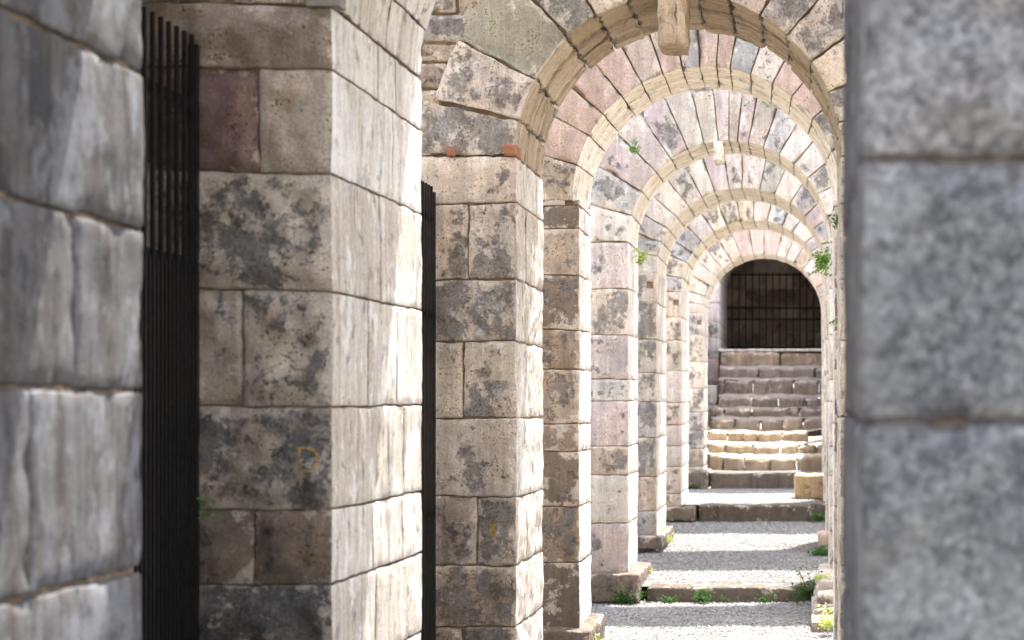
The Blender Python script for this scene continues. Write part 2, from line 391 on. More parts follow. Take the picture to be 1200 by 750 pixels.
    while z < top * U - .1:
        hgt = rnd.uniform(55, 85) * U if not (pebbly and z < 520 * U) else rnd.uniform(22, 48) * U
        z1 = min(z + hgt, top * U)
        lim = Rr + lim_u * U
        def hwid(zz): 
            d = zz - cz
            return math.sqrt(max(0, lim * lim - d * d)) if d < lim else 0
        hw = hwid(z)
        spans = [(left_to * U, cx - hw), (cx + hw, right_to * U)] if hw > 0 else [(left_to * U, right_to * U)]
        for s0, s1 in spans:
            x = s1 if s1 < cx else s0
            dirn = -1 if s1 < cx else 1
            while (x > s0 + .05) if dirn < 0 else (x < s1 - .05):
                wd = rnd.uniform(90, 190) * U if not (pebbly and abs(x - cx) < 500 * U) else rnd.uniform(28, 75) * U
                xn = max(s0, x - wd) if dirn < 0 else min(s1, x + wd)
                far = z > 560 * U or abs((x + xn) / 2 - cx) > 420 * U
                ss = .15 if far else step
                wblock(acc, (min(x, xn), max(x, xn)), (z, z1), (y0 + .009 + rnd.uniform(0, .008), y1 - .009), col=pick(pal), r=r * (1.6 if pebbly else 1), amp=rough, step=(ss, ss, .2), gap=.003 if not pebbly else .006)
                x = xn
        z = z1
    build('spandrel', acc, [mats, revmat], root)
    core = Acc(); n = 40
    a = len(core.v)
    ya, yb = y0 + .04, y1 - .04; rc = Rr + .022 + max(0, splay) + lam
    prof = [(left_to * U - .5, cz)] + [(cx - rc * math.cos(math.pi * t / n), cz + rc * math.sin(math.pi * t / n)) for t in range(n + 1)] + [(right_to * U + .5, cz)]
    for (x, zz) in prof:
        for yy in (ya, yb):
            for q in (zz, top * U - .02):
                core.v.append((x, yy, q)); core.c.append((.3, .3, .3, 0)); core.uv.append((x, yy))
    for i in range(len(prof) - 1):
        p = 4 * i; q = p + 4
        for f_ in ((p, q, q + 1, p + 1), (p + 2, p + 3, q + 3, q + 2), (p, p + 2, q + 2, q), (p + 1, q + 1, q + 3, p + 3)):
            core.f.append(f_); core.m.append(0)
    build('mortar_core', core, [M_MORT], root, False)
    return root, cx, Rr, cz, y0, y1

def zc(ys, D): return [(VY - y) * D for y in ys]
W = {}
# nearest arch: the camera looks out past it
W[0] = wall('nearest stone arch, blurred grey blocks framing both edges of the view', .296, .442, xr=16 * U, crown=472, right_to=260,
    courses=[277, 232, 170, 89, 6, -86, -170, -250, -400], rcourses=[277, 232, 168, 84, -6.5, -95, -180, -260, -400], vjoints={i: [190] for i in range(12)}, pal=(NEARB, NEARB, NEARW),
    mats=M_NEAR, revmat=M_REVN, step=.026, r=.014, chip=.02, rough=.005, splits=1, hole=False, boss=.035, top=700, vpal=(NEARB, NEARW))
# second arch: left pier with yellow letter
W[1] = wall('second stone arch, shaded brown left pier with a faint yellow letter', .615, .757, crown=475,
    courses=zc([5, 80, 202, 340, 475, 597, 686, 800, 920], .615),
    vjoints={0: [200], 1: [(390 - 303) * .615], 2: [210], 3: [(390 - 285) * .615], 4: [195], 5: [(390 - 297) * .615], 6: [180]},
    tones={0: [(.31, .26, .22, .0), (.30, .25, .21, .1)], 1: [(.50, .44, .37, .1), MAROON], 2: [(.52, .47, .40, .75)], 3: [(.52, .47, .40, .5), (.44, .39, .33, .4)], 4: [(.32, .28, .24, .75)], 5: [(.20, .165, .13, .5), (.20, .165, .135, .4)], 6: [(.19, .165, .14, .8)]},
    pal=(BROWN, DARK, TAUPE), mats=M_DARKST, step=.024, hole=False, splits=2, boss=.036, r=.008, chip=.007, rough=.0045, top=1150, right_to=520, vpal=(BROWN, TAUPE))  # unseen top and right end stretched to keep sun off the nearest bay
# third arch: big irregular voussoirs, grey blotches
W[2] = wall('third stone arch with grey-blotched left pier and deeply eroded tan underside', 1.0, 1.10, crown=476,
    courses=zc([184, 238, 328, 400, 490, 582, 662, 735, 820], 1.0),
    vjoints={0: [135], 1: [(606 - 548)], 2: [140], 3: [606 - 543], 4: [130], 5: [606 - 559], 6: [125], 7: [606 - 543]},
    tones={0: [(.74, .67, .58, .25)], 1: [(.72, .65, .56, .75), (.70, .63, .54, .45)], 2: [(.66, .60, .52, .75)], 3: [(.70, .64, .55, .55), (.70, .63, .54, .45)], 4: [(.64, .58, .51, .35)], 5: [(.48, .42, .36, .5), (.50, .43, .37, .5)], 6: [(.50, .43, .35, .55)], 7: [(.40, .34, .28, .5)] * 2},
    vang=[0, 13, 28, 47, 60, 72, 84, 96, 108, 120, 132, 144, 157, 168, 180],
    vtones=[(.76, .71, .64, .6), (.76, .72, .66, .5), SAGE, GREY, CREAM, GREY, CREAM, GREY, CREAM, (.42, .40, .39, .5)] + [GREY, CREAM, GREY, GREY],
    ring=108, lim_u=92, step=.025, sofmat=M_ROUGH, splits=1, hole=False, lam=.026, rough=.012, pebbly=True, r=.014)
A2T = [TAUPE, PINK, PINK, PINK, PINK, (.62, .55, .50, 0), PINK, (.58, .60, .62, .0), PINK, (.58, .47, .42, 0), (.50, .54, .56, 0), WHITE, PINK, PINK, GREY, WHITE]
W[3] = wall('fourth stone arch with pink and pale blue wedge stones around its head', 1.27, 1.337, crown=487, splay=10 * U,
    courses=zc([241, 268, 322, 386, 433, 497, 529, 594, 660, 737, 800], 1.27), pal=(BROWN, TAUPE, TAUPE, (.26, .22, .18, .3)),
    vang=[0, 15.6, 29, 40, 51, 61, 71, 79.5, 87, 94, 100, 109, 119, 129, 142, 158, 180], vtones=A2T, sofmat=M_TAN, lam=.004, step=.04)
W[4] = wall('fifth stone arch with grey and violet wedge stones and a dropped keystone', 1.61, 1.70, crown=490,
    courses=zc([256, 284, 338, 392, 444, 470, 523, 557, 614, 672, 704], 1.61), pal=(PURP, WHITE, CREAM, BLUE, TAUPE),
    vang=[0, 15, 30, 44, 55, 66, 76, 84, 90, 95, 101, 110, 120, 130, 141, 152, 165, 180],
    vtones=[WHITE, BLUE, PURP, (.58, .52, .52, .05), PURP, (.52, .51, .48, .1), (.54, .53, .47, .2), PURP, (.46, .42, .38, .2), PURP, (.50, .46, .44, .3), BLUE, WHITE, WHITE, GREY, WHITE, WHITE], sofmat=M_TAN, lam=.004, step=.045)
W[5] = wall('sixth stone arch with a bright green weed high on its left edge', 1.906, 2.03, crown=475,
    pal=(WHITE, GREY, BLUE, CREAM), sofmat=M_TAN, step=.055, lam=.004)
W[6] = wall('seventh stone arch, standing on the second stone kerb of the path', 2.27, 2.40, crown=480,
    pal=(WHITE, GREY, CREAM), sofmat=M_TAN, step=.06, lam=.006, vpal=(WHITE, BLUE, WHITE, CREAM))
W[7] = wall('farthest stone arch, smallest in view, at the foot of the stairs', 2.738, 2.84, crown=472,
    pal=(CREAM, TAUPE, GREY), sofmat=M_TAN, step=.06, lam=.006, vpal=(WHITE, CREAM, TAUPE, PINK))
# end wall with the barred doorway
W[8] = wall('end wall with a dark barred doorway at the top of the stairs', 3.19, 3.5, xl=-345 * U, xr=45 * U, crown=640, bot=-320, top=1500,
    pal=(BLUE, GREY, PURP), step=.08, hole=False, name='end_wall_arch')
W[8][0]['category'] = 'doorway'; del W[8][0]['group']

# corbels under the heads
def corbel(w, D, px0, px1, py1, ztop, col):
    root, cx, Rr, cz, y0, y1 = w
    x0, x1 = (px0 - VX) * U * D, (px1 - VX) * U * D
    acc = Acc()
    block(acc, (x0, x1), ((VY - py1) * U * D, ztop * U), (y0 - .015, y0 + .36 if D < 1.2 else y0 + .3), col=col, r=.022 if D < 1.2 else .012, amp=.018 if D < 1.2 else .006, step=(.02, .02, .02), lam=.012, chip=.05,
          uvf=lambda u, v, w_: (v, w_ + u))
    acc.m = [1] * len(acc.m)
    build('corbel', acc, [M_STONE, M_ROUGH if D < 1.2 else M_TAN], root)
corbel(W[2], 1.0, 769, 804, 53, 500, (.5, .36, .22, .6))
corbel(W[4], 1.61, 835, 848.5, 190, 492, (.6, .52, .48, .4))
acc = Acc(); block(acc, ((523 - VX) * U, (534 - VX) * U), ((VY - 183.5) * U, (VY - 171) * U), (D1 - .03, D1 + .15), r=.006, step=(.02, .02, .05), col=(.5, .2, .1, 0)); 
build('brick', acc, [M_BRICK], W[2][0])
acc = Acc(); block(acc, ((589 - VX) * U, (607 - VX) * U), ((VY - 183.5) * U, (VY - 168) * U), (D1 - .03, D1 + .15), r=.008, step=(.02, .02, .05), col=(.5, .2, .1, 0)); 
build('brick', acc, [M_BRICK], W[2][0])
# proud box on the second pier, a hole's shade put into its dark colour
acc = Acc(); x0, x1 = (362 - VX) * U * .615, (401 - VX) * U * .615
box(acc, (x0, x1), (6.15 - .035, 6.2), ((VY - 9) * U * .615, (VY + 12) * U * .615)); build('hole_shade_box', acc, [M_DARK], W[1][0], False)

# ------------------------------------------------------------------ chamber behind the barred doorway
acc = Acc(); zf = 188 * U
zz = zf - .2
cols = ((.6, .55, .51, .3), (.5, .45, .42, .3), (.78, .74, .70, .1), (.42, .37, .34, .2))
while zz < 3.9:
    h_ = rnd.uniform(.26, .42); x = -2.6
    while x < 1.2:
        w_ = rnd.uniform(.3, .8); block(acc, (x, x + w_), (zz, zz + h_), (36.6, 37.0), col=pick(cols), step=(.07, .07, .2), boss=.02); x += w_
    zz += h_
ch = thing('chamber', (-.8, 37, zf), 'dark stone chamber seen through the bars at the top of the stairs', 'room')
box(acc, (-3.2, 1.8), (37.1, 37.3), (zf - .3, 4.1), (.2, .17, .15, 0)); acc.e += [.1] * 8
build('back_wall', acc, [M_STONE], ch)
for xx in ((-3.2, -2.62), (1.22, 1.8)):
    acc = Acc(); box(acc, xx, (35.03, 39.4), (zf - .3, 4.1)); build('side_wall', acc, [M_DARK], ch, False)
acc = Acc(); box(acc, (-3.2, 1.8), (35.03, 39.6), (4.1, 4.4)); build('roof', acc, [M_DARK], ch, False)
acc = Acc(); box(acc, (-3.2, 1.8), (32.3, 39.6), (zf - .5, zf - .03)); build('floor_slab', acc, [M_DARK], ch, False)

# ------------------------------------------------------------------ gates
def bar(acc, x, y, z0, z1, t=.007, tip=True):
    b = len(acc.v)
    for (zq, s) in ((z0, t), (z1 - .03 if tip else z1, t), (z1, t * .35)):
        for dx, dy in ((-1, -1), (1, -1), (1, 1), (-1, 1)): acc.v.append((x + dx * s, y + dy * s, zq)); acc.c.append((0, 0, 0, 1)); acc.uv.append((0, 0))
    for lvl in (0, 4):
        for i in range(4):
            acc.f.append((b + lvl + i, b + lvl + (i + 1) % 4, b + lvl + 4 + (i + 1) % 4, b + lvl + 4 + i)); acc.m.append(0)
    acc.f.append((b + 8, b + 9, b + 10, b + 11)); acc.m.append(0)
def gate(y0, y1, ztop, label):
    X = -442 * U; zb = -1.86
    root = thing('iron_gate', (X, (y0 + y1) / 2, zb), label, 'gate', 'black iron gates along the left side of the passage')
    y = y0; i = 0
    pitch = .072
    while y < y1:
        acc = Acc(); bar(acc, X, y, zb, ztop, tip=False); build('bar', acc, [M_IRON], root, False)
        if i % 1 == 0:
            acc = Acc(); bar(acc, X + .001, y + pitch / 2, zb, 99 * U, .006); build('short_bar', acc, [M_IRON], root, False)
        y += pitch; i += 1
    for z in (212 * U, 99 * U, 60 * U, -130 * U, zb + .08):
        acc = Acc(); box(acc, (X - .02, X - .008), (y0, y1), (z - .018, z + .018)); build('rail', acc, [M_IRON], root, False)
    acc = Acc(); box(acc, (X - .02, X + .012), (y1 - .03, y1), (zb, ztop - .03)); build('gate_post', acc, [M_IRON], root, False)
    acc = Acc(); box(acc, (X - .02, X + .028), (y0 + .9, y0 + .98), (-.12, .06)); lk = build('lock', acc, [M_IRON], root, False)
gate(4.50, 6.13, 261 * U, 'tall black iron bar gate beside the blurred nearest left pier')
gate(7.62, 9.985, 250 * U, 'narrow-looking black iron gate seen edge-on before the grey-blotched pier')
Xc = -.7
root = thing('iron_grille', (Xc, 35.3, zf), 'thin iron bars closing the dark doorway at the top of the stairs', 'gate')
x = -1.78
while x < .3:
    acc = Acc(); bar(acc, x, 35.3, zf, (VY - 318) * U * 3.53, .012); build('bar', acc, [M_IRON], root, False); x += .14
for py in (322, 361, 374, 407):
    z = (VY - py) * U * 3.53
    acc = Acc(); box(acc, (-1.8, .3), (35.27, 35.29), (z - .018, z + .018)); build('rail', acc, [M_IRON], root, False)

# ------------------------------------------------------------------ ground, gravel, kerbs
def sheet(name, prof, x0, x1, mat, nx=30, ny=20, amp=.012):
    acc = Acc()
    ys = []
    for (ya, za), (yb, zb) in zip(prof[:-1], prof[1:]):
        for i in range(ny): t = i / ny; ys.append((ya + (yb - ya) * t, za + (zb - za) * t))
    ys.append(prof[-1])
    for (y, z) in ys:
        for i in range(nx + 1):
            x = x0 + (x1 - x0) * i / nx
            acc.v.append((x, y, z + amp * fb(x * 1.3, y * 1.3, 3) - .004)); acc.c.append((.5, .5, .5, 0)); acc.uv.append((x, y))
    for a in range(len(ys) - 1):
        for i in range(nx):
            q = a * (nx + 1) + i; acc.f.append((q, q + 1, q + nx + 2, q + nx + 1)); acc.m.append(0)
    o = build(name, acc, [mat]); o['kind'] = 'structure'; return o
def gprof(y):
    if y < 16.1: return -1.885
    if y < 22.7: return -1.745 + (y - 16.1) / 6.6 * .155
    if y < 27.38: return -1.375 - (y - 22.7) / 4.68 * .03
    return -1.15
acc = Acc(); S = 400
for (x, y) in ((-S, -S), (S, -S), (S, S), (-S, S)): acc.v.append((x, y, -1.98)); acc.c.append((.3, .3, .3, 0)); acc.uv.append((x, y))
acc.f.append((0, 1, 2, 3)); acc.m.append(0)
o = build('ground', acc, [M_EARTH]); o['kind'] = 'structure'
for prof in ([(-4, -1.885), (16.12, -1.885)], [(16.1, -1.745), (22.72, -1.59)], [(22.7, -1.375), (27.4, -1.405)], [(27.38, -1.15), (28.2, -1.13)]):
    sheet('gravel_path', prof, -4.2, 1.8, M_GRAVEL)
# loose gravel
acc = Acc()
def pebble(x, y, z, s, col):
    b = len(acc.v)
    sx, sy, sz = s * rnd.uniform(.7, 1.3), s * rnd.uniform(.7, 1.3), s * rnd.uniform(.4, .8)
    a = rnd.uniform(0, 3.14); ca, sa = math.cos(a), math.sin(a)
    for (p, q, r) in ((-1, 0, .1), (0, -1, -.1), (1, 0, .2), (0, 1, 0), (.15, -.1, 1), (-.6, .6, .6)):
        p += rnd.uniform(-.3, .3); q += rnd.uniform(-.3, .3)
        acc.v.append((x + (p * ca - q * sa) * sx, y + (p * sa + q * ca) * sy, z + r * sz)); acc.c.append(col); acc.uv.append((0, 0))
    for f_ in ((0, 1, 4), (1, 2, 4), (2, 3, 4), (3, 5, 4), (5, 0, 4), (3, 0, 5)):
        acc.f.append(tuple(b + i for i in f_)); acc.m.append(0)
for (ya, yb, dens, sz) in ((12.6, 16.08, 2000, .0105), (16.35, 22.65, 1500, .012), (22.95, 27.35, 1200, .013)):
    for _ in range(int((yb - ya) * 2.5 * dens)):
        x, y = rnd.uniform(-2.15, .35), rnd.uniform(ya, yb)
        v = rnd.uniform(.165, .29) * (1 if rnd.random() > .06 else .5); t = rnd.uniform(-.02, .03)
        pebble(x, y, gprof(y) + .012 * fb(x * 1.3, y * 1.3, 3), sz * rnd.uniform(.5, 1.3), (v + t, v, v - t * .9, 1))
o = build('loose_gravel', acc, [M_PEB], None, False); o['kind'] = 'stuff'; o['label'] = 'pale grey loose gravel covering the path'; o['category'] = 'gravel'

def stones(name, label, cat, rows, xs, z0, z1, y0, y1, cols, group=None, **kw):
    acc = Acc()
    for a, b in zip(xs[:-1], xs[1:]):
        dz = rnd.uniform(-.008, .008)
        block(acc, (a, b), (z0, z1 + dz), (y0 + rnd.uniform(-.02, .02), y1), col=pick(cols), **kw)
    o = build(name, acc, [M_STONE], None, True, ((xs[0] + xs[-1]) / 2, (y0 + y1) / 2, z0))
    return tag(o, label, cat, group)
def xs_px(D, *px): return [(p - VX) * U * D for p in px]
kw = dict(r=.02, amp=.012, step=(.04, .03, .05), chip=.016, gap=.006)
KG = 'long stone kerbs stepping the path up'
KC = ((.15, .13, .115, .0), (.17, .145, .125, .0))
stones('kerb', 'nearest low stone kerb across the gravel with weeds along its foot', 'step', 1, xs_px(1.6, 757, 978), -1.93, -1.745, 16.0, 16.42, KC, KG, **kw)
stones('kerb', 'middle stone kerb across the path below the tan square block', 'step', 1, xs_px(2.255, 818, 953), -1.65, -1.375, 22.55, 23.05, KC, KG, **kw)
stones('kerb', 'farthest long stone kerb, at the foot of the curved stairs', 'step', 1, xs_px(2.72, 832, 975), -1.50, -1.15, 27.2, 27.8, KC, KG, **kw)
# plinths
PG = 'plinth blocks under the left piers'
def plinth(D, p0, p1, top, bot, y0, y1, label):
    stones('plinth_block', label, 'block', 1, xs_px(D, p0, p1), (VY - bot) * U * D, (VY - top) * U * D, y0, y1, ((.22, .19, .17, .3),), PG, **kw)
plinth(1.26, 590, 693, 737, 775, 12.55, 13.5, 'grey plinth block under the fourth arch, beside sunlit weeds at the bottom edge')
plinth(1.59, 640, 750, 672, 706, 15.85, 17.1, 'grey plinth block with dark green weeds at the left end of the nearest kerb')
plinth(1.89, 710, 777, 627, 644, 18.85, 20.5, 'grey plinth block under the sixth arch with bright grass beside it')
plinth(2.25, 740, 815, 593, 611, 22.45, 24.3, 'dark plinth block left of the middle kerb')
plinth(2.72, 780, 830.5, 552, 573, 27.15, 28.6, 'dark plinth block left of the farthest kerb')
# right-hand small stones
o = stones('tan_block', 'square tan stone block lying on the right side behind the middle kerb', 'block', 1, xs_px(2.4, 931, 985), (VY - 586) * U * 2.4, (VY - 556) * U * 2.4, 24.0, 24.6, ((.62, .50, .34, .0),), None, r=.03, amp=.015, step=(.04, .04, .06), chip=.02)
stones('kerb_stone', 'dark small kerb stone at the right end of the middle kerb', 'block', 1, xs_px(2.255, 954, 985), -1.62, -1.34, 22.5, 23.1, KC, None, **kw)
stones('pink_stone', 'small pinkish stone at the right foot of the sixth arch', 'block', 1, xs_px(1.89, 958, 976), (VY - 640) * U * 1.89, (VY - 623) * U * 1.89, 18.8, 19.2, (PINK,), None, **kw)
for i, (t, b) in enumerate(((681, 697), (697, 712), (712, 726), (726, 748), (748, 765))):
    d = 1.5 - i * .035; lb = ['grey flat top slab', 'second flat slab', 'pale middle slab', 'thick pale slab', 'bottom slab'][i]
    stones('ledge_slab', lb + ' of the low stacked ledge by the right jamb, lower right', 'slab', 1, xs_px(d, 960 - i * 3, 1010), (VY - b) * U * d, (VY - t) * U * d, d * D1 - .05, 16.6, (GREY, WHITE), 'slabs of the stacked ledge', r=.02, amp=.015, step=(.05, .04, .1), chip=.03)

# ------------------------------------------------------------------ stairs
st = thing('stone_staircase', (-.8, 28, -1.15), 'uneven stone stairs climbing to the dark barred doorway', 'stairs')
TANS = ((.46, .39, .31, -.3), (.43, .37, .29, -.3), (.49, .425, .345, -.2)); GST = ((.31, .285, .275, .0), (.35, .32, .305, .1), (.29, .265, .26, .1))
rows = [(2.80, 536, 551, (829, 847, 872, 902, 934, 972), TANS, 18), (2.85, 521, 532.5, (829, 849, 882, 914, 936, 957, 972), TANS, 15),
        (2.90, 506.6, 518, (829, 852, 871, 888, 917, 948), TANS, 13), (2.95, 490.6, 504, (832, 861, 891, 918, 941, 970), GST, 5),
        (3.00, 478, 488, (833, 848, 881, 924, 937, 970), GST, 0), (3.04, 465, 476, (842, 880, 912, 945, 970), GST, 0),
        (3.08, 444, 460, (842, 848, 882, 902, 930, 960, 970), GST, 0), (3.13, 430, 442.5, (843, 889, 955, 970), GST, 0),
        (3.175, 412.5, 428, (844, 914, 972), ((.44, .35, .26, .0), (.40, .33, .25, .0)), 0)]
for i, (D, t, b, px, cols, sag) in enumerate(rows):
    zt, zb = (VY - t) * U * D, (VY - b) * U * D - .12
    Dn = rows[i + 1][0] if i + 1 < len(rows) else 3.21
    xs = [(p - VX) * U * D for p in px]; acc = Acc()
    xm = (xs[0] + xs[-1]) / 2; hw = (xs[-1] - xs[0]) / 2
    def mp(u, v, w, xm=xm, hw=hw, sag=sag): 
        t_ = min(1.2, abs((u - xm) / hw)) ** 2
        return (u, w + .012 * sag * t_, v + sag * .5 * U * t_)
    for a, c in zip(xs[:-1], xs[1:]):
        dz = rnd.uniform(-.02, .012)
        block(acc, (a, c), (zb, zt + dz), (D * D1 + rnd.uniform(-.03, .03), D * D1 + .30), mapf=mp, col=pick(cols), gap=.008, r=.05, amp=.02, step=(.035, .03, .06), chip=.05)
    # earth bedding behind the stones
    build('step', acc, [M_STONE], st)
    zn = (VY - rows[i + 1][2]) * U * Dn + .015 if i + 1 < len(rows) else zf
    acc = Acc(); nx = 40
    for r_ in range(9):
        y = D * D1 + .2 + (Dn * D1 + .12 - D * D1 - .2) * r_ / 8
        z = zt - .02 + (zn - zt + .02) * r_ / 8
        for q in range(nx + 1):
            xa = -2.2 if i < 3 else xs[0] - .01; x = xa + (.5 - xa) * q / nx; X_, Y_, Z_ = mp(x, y, z) if False else mp(x, z, y)
            acc.v.append((X_, Y_, Z_ + .03 * fb(x * 3, y * 3, i, 3))); acc.c.append((.5, .4, .3, 0)); acc.uv.append((x, y))
    for r_ in range(8):
        for q in range(nx):
            a = r_ * (nx + 1) + q; acc.f.append((a, a + 1, a + nx + 2, a + nx + 1)); acc.m.append(0)
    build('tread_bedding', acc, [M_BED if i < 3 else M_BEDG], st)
acc = Acc(); xs = [(842 - VX) * U * 3.18, (905 - VX) * U * 3.18, .22]
for a, c in zip(xs[:-1], xs[1:]): block(acc, (a, c), (zf - .02, zf + .035), (31.74, 32.35), col=(.85, .83, .8, 0), r=.01, step=(.06, .03, .08))
build('lit_edge_slab', acc, [M_STONE], st)  # added near-white slab; a sunlit edge line is put into its colour

# stair side walls (short flanking masonry so that the steps do not float)
for s, (a, b) in enumerate((((-2.4, -1.99)), ((.22, .8)), ((-1.98, -1.71)))):
    acc = Acc(); zz = -1.5
    while zz < (1.5 if s < 2 else .2):
        h_ = rnd.uniform(.28, .42); y = 28.42 if s < 2 else 30.35
        while y < 31.75:
            l_ = min(rnd.uniform(.5, .9), 31.88 - y); block(acc, (a, b), (zz, zz + h_), (y + .004, y + l_ - .004), col=pick((GREY, BLUE, PURP)), step=(.2, .09, .09)); y += l_
        zz += h_
    o = build('flank_wall', acc, [M_STONE], None, True, ((a + b) / 2, 30, -1.5))
    tag(o, ['grey block wall flanking the stairs on the left', 'grey block wall flanking the stairs on the right', 'low stub of blocks beside the upper steps, at their left end'][s], 'wall')

# ------------------------------------------------------------------ side chamber roof / back wall on the left
acc = Acc()
y = 4.45
while y < 6.1:
    box(acc, (-4.3, -440 * U), (y + .002, min(y + .45, 6.14) - .002), (300 * U, 345 * U), (.3, .26, .22, .4)); y += .45
o = build('ceiling_slab', acc, [M_DARKST], None, False, (-3.2, 5.3, 1.5)); tag(o, 'dark stone slabs roofing the side chamber behind the tall gate', 'roof')
acc = Acc(); zz = -1.95
while zz < 2.4:
    h_ = rnd.uniform(.32, .45); y = 2.0
    while y < 7.0:
        l_ = rnd.uniform(.6, 1.1); block(acc, (-4.7, -4.3), (zz, zz + h_), (y + .004, y + l_ - .004), col=pick((DARK, BROWN, TAUPE)), step=(.3, .2, .2)); y += l_
    zz += h_
o = build('long_wall', acc, [M_DARKST], None, True, (-4.5, 16, -1.95)); tag(o, 'long dark block wall behind the gates on the left', 'wall')

# ------------------------------------------------------------------ plants
def weed(p, n, spread, size, mat, label, group='small weeds growing from the stones', up=1.0, face=None, flat=1.0):
    acc = Acc(); v3 = Vector
    n = int(n * .75); size *= .82; nb = max(3, n // 9)
    stems = []
    for s in range(nb):
        a = rnd.uniform(0, 6.28); rr = spread * math.sqrt(rnd.random())
        d = v3((math.cos(a) * rr, math.sin(a) * rr * flat, abs(rnd.gauss(.35, .35)) * spread * up + .2 * size))
        if face: d = v3((d.x, -abs(d.y) * .7, rnd.uniform(-1, .9) * spread * up))
        stems.append(d)
        b = len(acc.v); t = size * .05
        for q in (v3((0, 0, 0)), d):
            for w in ((-t, 0, 0), (t, 0, 0), (0, t, t)):
                z = p + q + v3(w); acc.v.append(tuple(z))
        for i in range(3): acc.f.append((b + i, b + (i + 1) % 3, b + 3 + (i + 1) % 3, b + 3 + i)); acc.m.append(0)
    for i in range(n):
        d = rnd.choice(stems); c = p + d * rnd.uniform(.25, 1.1) + v3((rnd.gauss(0, 1), rnd.gauss(0, 1) * flat, rnd.gauss(0, .7))) * size * .9
        ax = v3((rnd.gauss(0, 1), rnd.gauss(0, 1), rnd.gauss(.3, .6))).normalized(); si = ax.cross(v3((rnd.gauss(0, 1), rnd.gauss(0, 1), rnd.gauss(0, 1)))).normalized()
        L = size * rnd.uniform(.6, 1.3); w = L * rnd.uniform(.25, .4); up_ = ax.cross(si) * L * .15
        b = len(acc.v)
        for q in (c, c + ax * L * .4 + si * w + up_, c + ax * L, c + ax * L * .4 - si * w + up_, c + ax * L * .45): acc.v.append(tuple(q))
        acc.f += [(b, b + 1, b + 4), (b + 1, b + 2, b + 4), (b + 2, b + 3, b + 4), (b + 3, b, b + 4)]; acc.m += [0] * 4
    o = build('weed', acc, [mat], None, False, p)
    return tag(o, label, 'weed', group)
WD = weed
WD(P(743, 172, 1.60), 120, .07, .035, M_LEAF, 'green weed sprouting between wedge stones of the fifth arch, upper left', face=1)
WD(P(876, 121, 1.605), 25, .05, .025, M_LEAF, 'tiny weed near the crown of the fifth arch, left one of two', face=1)
WD(P(902, 127, 1.605), 30, .06, .025, M_LEAF, 'tiny weed near the crown of the fifth arch, right one of two', face=1)
WD(P(751, 301, 1.64), 150, .07, .04, M_LEAFY, 'bright yellow-green weed hanging on the left jamb of the fifth arch', face=1)
WD(P(964, 305, 1.60), 260, .10, .045, M_LEAF, 'dark green tuft on the right jamb, largest of three', face=1, up=1.3)
WD(P(980, 260, 1.04), 90, .045, .024, M_LEAF, 'small green tuft on the right jamb, topmost of three', face=1, up=1.3)
WD(P(978, 376, 1.04), 34, .035, .022, M_LEAF, 'small green tuft on the right jamb, lowest of three', face=1)
WD(P(239, 594, .612), 40, .035, .022, M_LEAF, 'small green weed at the foot of the tall black gate', face=1)
WD(P(124, 74, .40) + Vector((.0, 0, 0)), 20, .015, .012, M_LEAFD, 'tiny green weed in a joint of the blurred left pier', face=1)
G2 = 'weeds growing along the foot of the stones'
WD(Vector((-1.66, 12.85, -1.86)), 420, .16, .035, M_LEAFY, 'sunlit yellow-green clump at the bottom edge by the fourth arch', G2, 1.1)
WD(Vector((-2.0, 12.6, -1.80)), 220, .12, .03, M_LEAFY, 'pale clump behind the sunlit one at the bottom edge', G2, 1.1)
WD(Vector((-1.72, 15.85, -1.87)), 500, .22, .035, M_LEAFD, 'dark weeds at the left end of the nearest kerb', G2, .7, flat=.3)
WD(Vector((-2.15, 15.75, -1.87)), 260, .16, .035, M_LEAFD, 'dark weeds against the plinth left of the nearest kerb', G2, .9, flat=.3)
WD(Vector((-1.32, 15.9, -1.87)), 150, .12, .03, M_LEAFD, 'low dark weeds near the left third of the nearest kerb', G2, .5, flat=.3)
WD(Vector((-1.02, 15.88, -1.87)), 340, .13, .035, M_LEAFD, 'leafy green clump at the middle left of the nearest kerb', G2, 1.1, flat=.4)
WD(Vector((-.45, 15.9, -1.87)), 120, .10, .03, M_LEAFD, 'small dark clump right of the middle of the nearest kerb', G2, .7, flat=.3)
WD(Vector((-.78, 15.92, -1.87)), 60, .10, .025, M_LEAFD, 'faint low weeds in the middle of the nearest kerb', G2, .4, flat=.3)
WD(Vector((.0, 15.75, -1.83)), 620, .20, .04, M_LEAFD, 'large leafy clump at the right end of the nearest kerb', G2, 1.2, flat=.5)
WD(Vector((-1.62, 17.0, -1.72)), 150, .10, .03, M_LEAFY, 'sunlit grass behind the left end of the nearest kerb', G2)
WD(Vector((-2.03, 18.75, -1.66)), 330, .16, .035, M_LEAFD, 'dark grass against the plinth of the sixth arch', G2, .5, flat=.3)
WD(Vector((-1.63, 19.5, -1.62)), 160, .12, .03, M_LEAFY, 'sunlit grass by the left foot of the sixth arch', G2)
WD(Vector((.10, 18.6, -1.68)), 330, .15, .04, M_LEAFD, 'dark grass round the small pinkish stone', G2, .6)
WD(Vector((.12, 22.4, -1.55)), 330, .15, .04, M_LEAFD, 'dark grass before the kerb stone on the right', G2, .5)
WD(Vector((-1.9, 27.1, -1.38)), 200, .16, .035, M_LEAFD, 'dark grass left of the farthest kerb', G2, .4, flat=.3)
WD(Vector((.13, 13.7, -1.80)), 330, .11, .035, M_LEAFY, 'sunny clump low by the right jamb, beside the stacked ledge', G2, 1.2)
WD(Vector((.12, 15.2, -1.60)), 160, .10, .035, M_LEAFY, 'small yellow-green tuft on top of the stacked ledge', G2, .6)

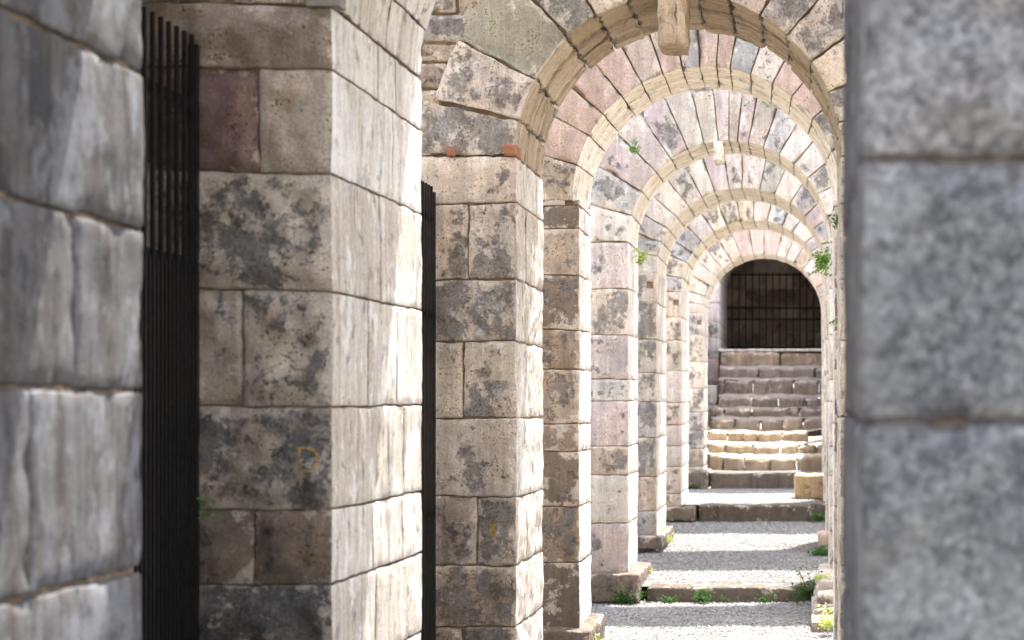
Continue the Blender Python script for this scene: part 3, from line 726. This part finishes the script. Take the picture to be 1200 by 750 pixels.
# ------------------------------------------------------------------ painted marks, draped on the stone
dg = bpy.context.evaluated_depsgraph_get()
def paint(name, pts, D, width, parent, mat, closed=False):
    """ribbon along pts (picture coordinates) draped over the face of a pier"""
    bpy.context.view_layer.update()
    acc = Acc(); pp = []
    for a, b in zip(pts[:-1], pts[1:]):
        n = max(1, int(math.dist(a, b) / .8))
        for i in range(n): pp.append((a[0] + (b[0] - a[0]) * i / n, a[1] + (b[1] - a[1]) * i / n))
    pp.append(pts[-1])
    for i, (x, y) in enumerate(pp):
        q = pp[min(i + 1, len(pp) - 1)]; p_ = pp[max(i - 1, 0)]
        tx, ty = q[0] - p_[0], q[1] - p_[1]; L = math.hypot(tx, ty) or 1
        for s in (-1, -.33, .33, 1):
            w = width * (1 + .35 * noise.noise((x * .5, y * .5, s * 3)))
            P0 = P(x - ty / L * w * s / 2, y + tx / L * w * s / 2, D)
            hit, loc, nor, idx, ob, mw = scn.ray_cast(dg, Vector((P0.x, P0.y - .5, P0.z)), Vector((0, 1, 0)))
            yy = loc.y if hit and abs(loc.y - P0.y) < .15 else P0.y
            acc.v.append((P0.x, yy - .003, P0.z))
    for i in range(len(pp) - 1):
        for s in range(3): acc.f.append((i * 4 + s, i * 4 + s + 1, i * 4 + s + 5, i * 4 + s + 4)); acc.m.append(0)
    return build(name, acc, [mat], parent)
k = N('yellow_paint'); p = k.pos(); c = k.mix(k.rng(k.noise(p, 60, 6, .7), .3, .7), (.34, .20, .04), (.50, .34, .08)); k.fin(c)
k.l(k.rng(k.noise(p, 75, 7, .75), .36, .52, .08, .62), k.b.inputs['Alpha'])
M_PAINT = k.mat
dpts = [(353, 524), (353.5, 553), (366, 552), (373, 548), (375, 541), (374, 532), (370, 527), (362, 525), (350, 525)]
bpy.context.view_layer.update(); dg = bpy.context.evaluated_depsgraph_get()
paint('painted_letter', dpts, .615, 2.8, W[1][0], M_PAINT)
paint('paint_mark', [(575, 612), (579, 617), (575, 623), (580, 630)], 1.0, 5, W[2][0], M_PAINT)

# ------------------------------------------------------------------ light and sky
SUN_EL, SUN_AZ = 71, 23            # sun ahead of the camera, slightly to the right
d = Vector((math.sin(R_(SUN_AZ)) * math.cos(R_(SUN_EL)), math.cos(R_(SUN_AZ)) * math.cos(R_(SUN_EL)), math.sin(R_(SUN_EL))))
sl = bpy.data.lights.new('sun', 'SUN'); sl.energy = 2.6; sl.angle = R_(.5); sl.color = (1, .965, .91)
so = bpy.data.objects.new('sun', sl); COL.objects.link(so); so.rotation_euler = d.to_track_quat('Z', 'Y').to_euler(); so.location = (0, 20, 30)
w = bpy.data.worlds.new('World'); scn.world = w; w.use_nodes = True
nt = w.node_tree; sk = nt.nodes.new('ShaderNodeTexSky'); sk.sky_type = 'NISHITA'; sk.sun_disc = False
sk.sun_elevation = R_(SUN_EL); sk.sun_rotation = R_(SUN_AZ)
sk.dust_density = 2.5; sk.air_density = 1.0
hs = nt.nodes.new('ShaderNodeHueSaturation'); hs.inputs['Saturation'].default_value = .50
nt.links.new(sk.outputs[0], hs.inputs['Color']); nt.links.new(hs.outputs[0], nt.nodes['Background'].inputs[0]); nt.nodes['Background'].inputs[1].default_value = .15

cam = bpy.data.cameras.new('camera'); co = bpy.data.objects.new('camera', cam); COL.objects.link(co); scn.camera = co
co.rotation_euler = (R_(90), 0, 0)
cam.sensor_width = 36; cam.lens = FP * 36 / 1200; cam.shift_x = -(VX - 600) / 1200; cam.shift_y = (VY - 375) / 1200
cam.clip_start = .05; cam.clip_end = 2000
cam.dof.use_dof = True; cam.dof.focus_distance = 11.0; cam.dof.aperture_fstop = 60 / 20
scn.view_settings.view_transform = 'Standard'; scn.view_settings.look = 'None'; scn.view_settings.exposure = 0
scn.render.engine = 'CYCLES'; scn.cycles.film_exposure = 7.3    # the photograph is exposed for the shade
scn.cycles.use_adaptive_sampling = True; scn.cycles.max_bounces = 10; scn.cycles.diffuse_bounces = 8
scn.render.resolution_x = 1024; scn.render.resolution_y = 640
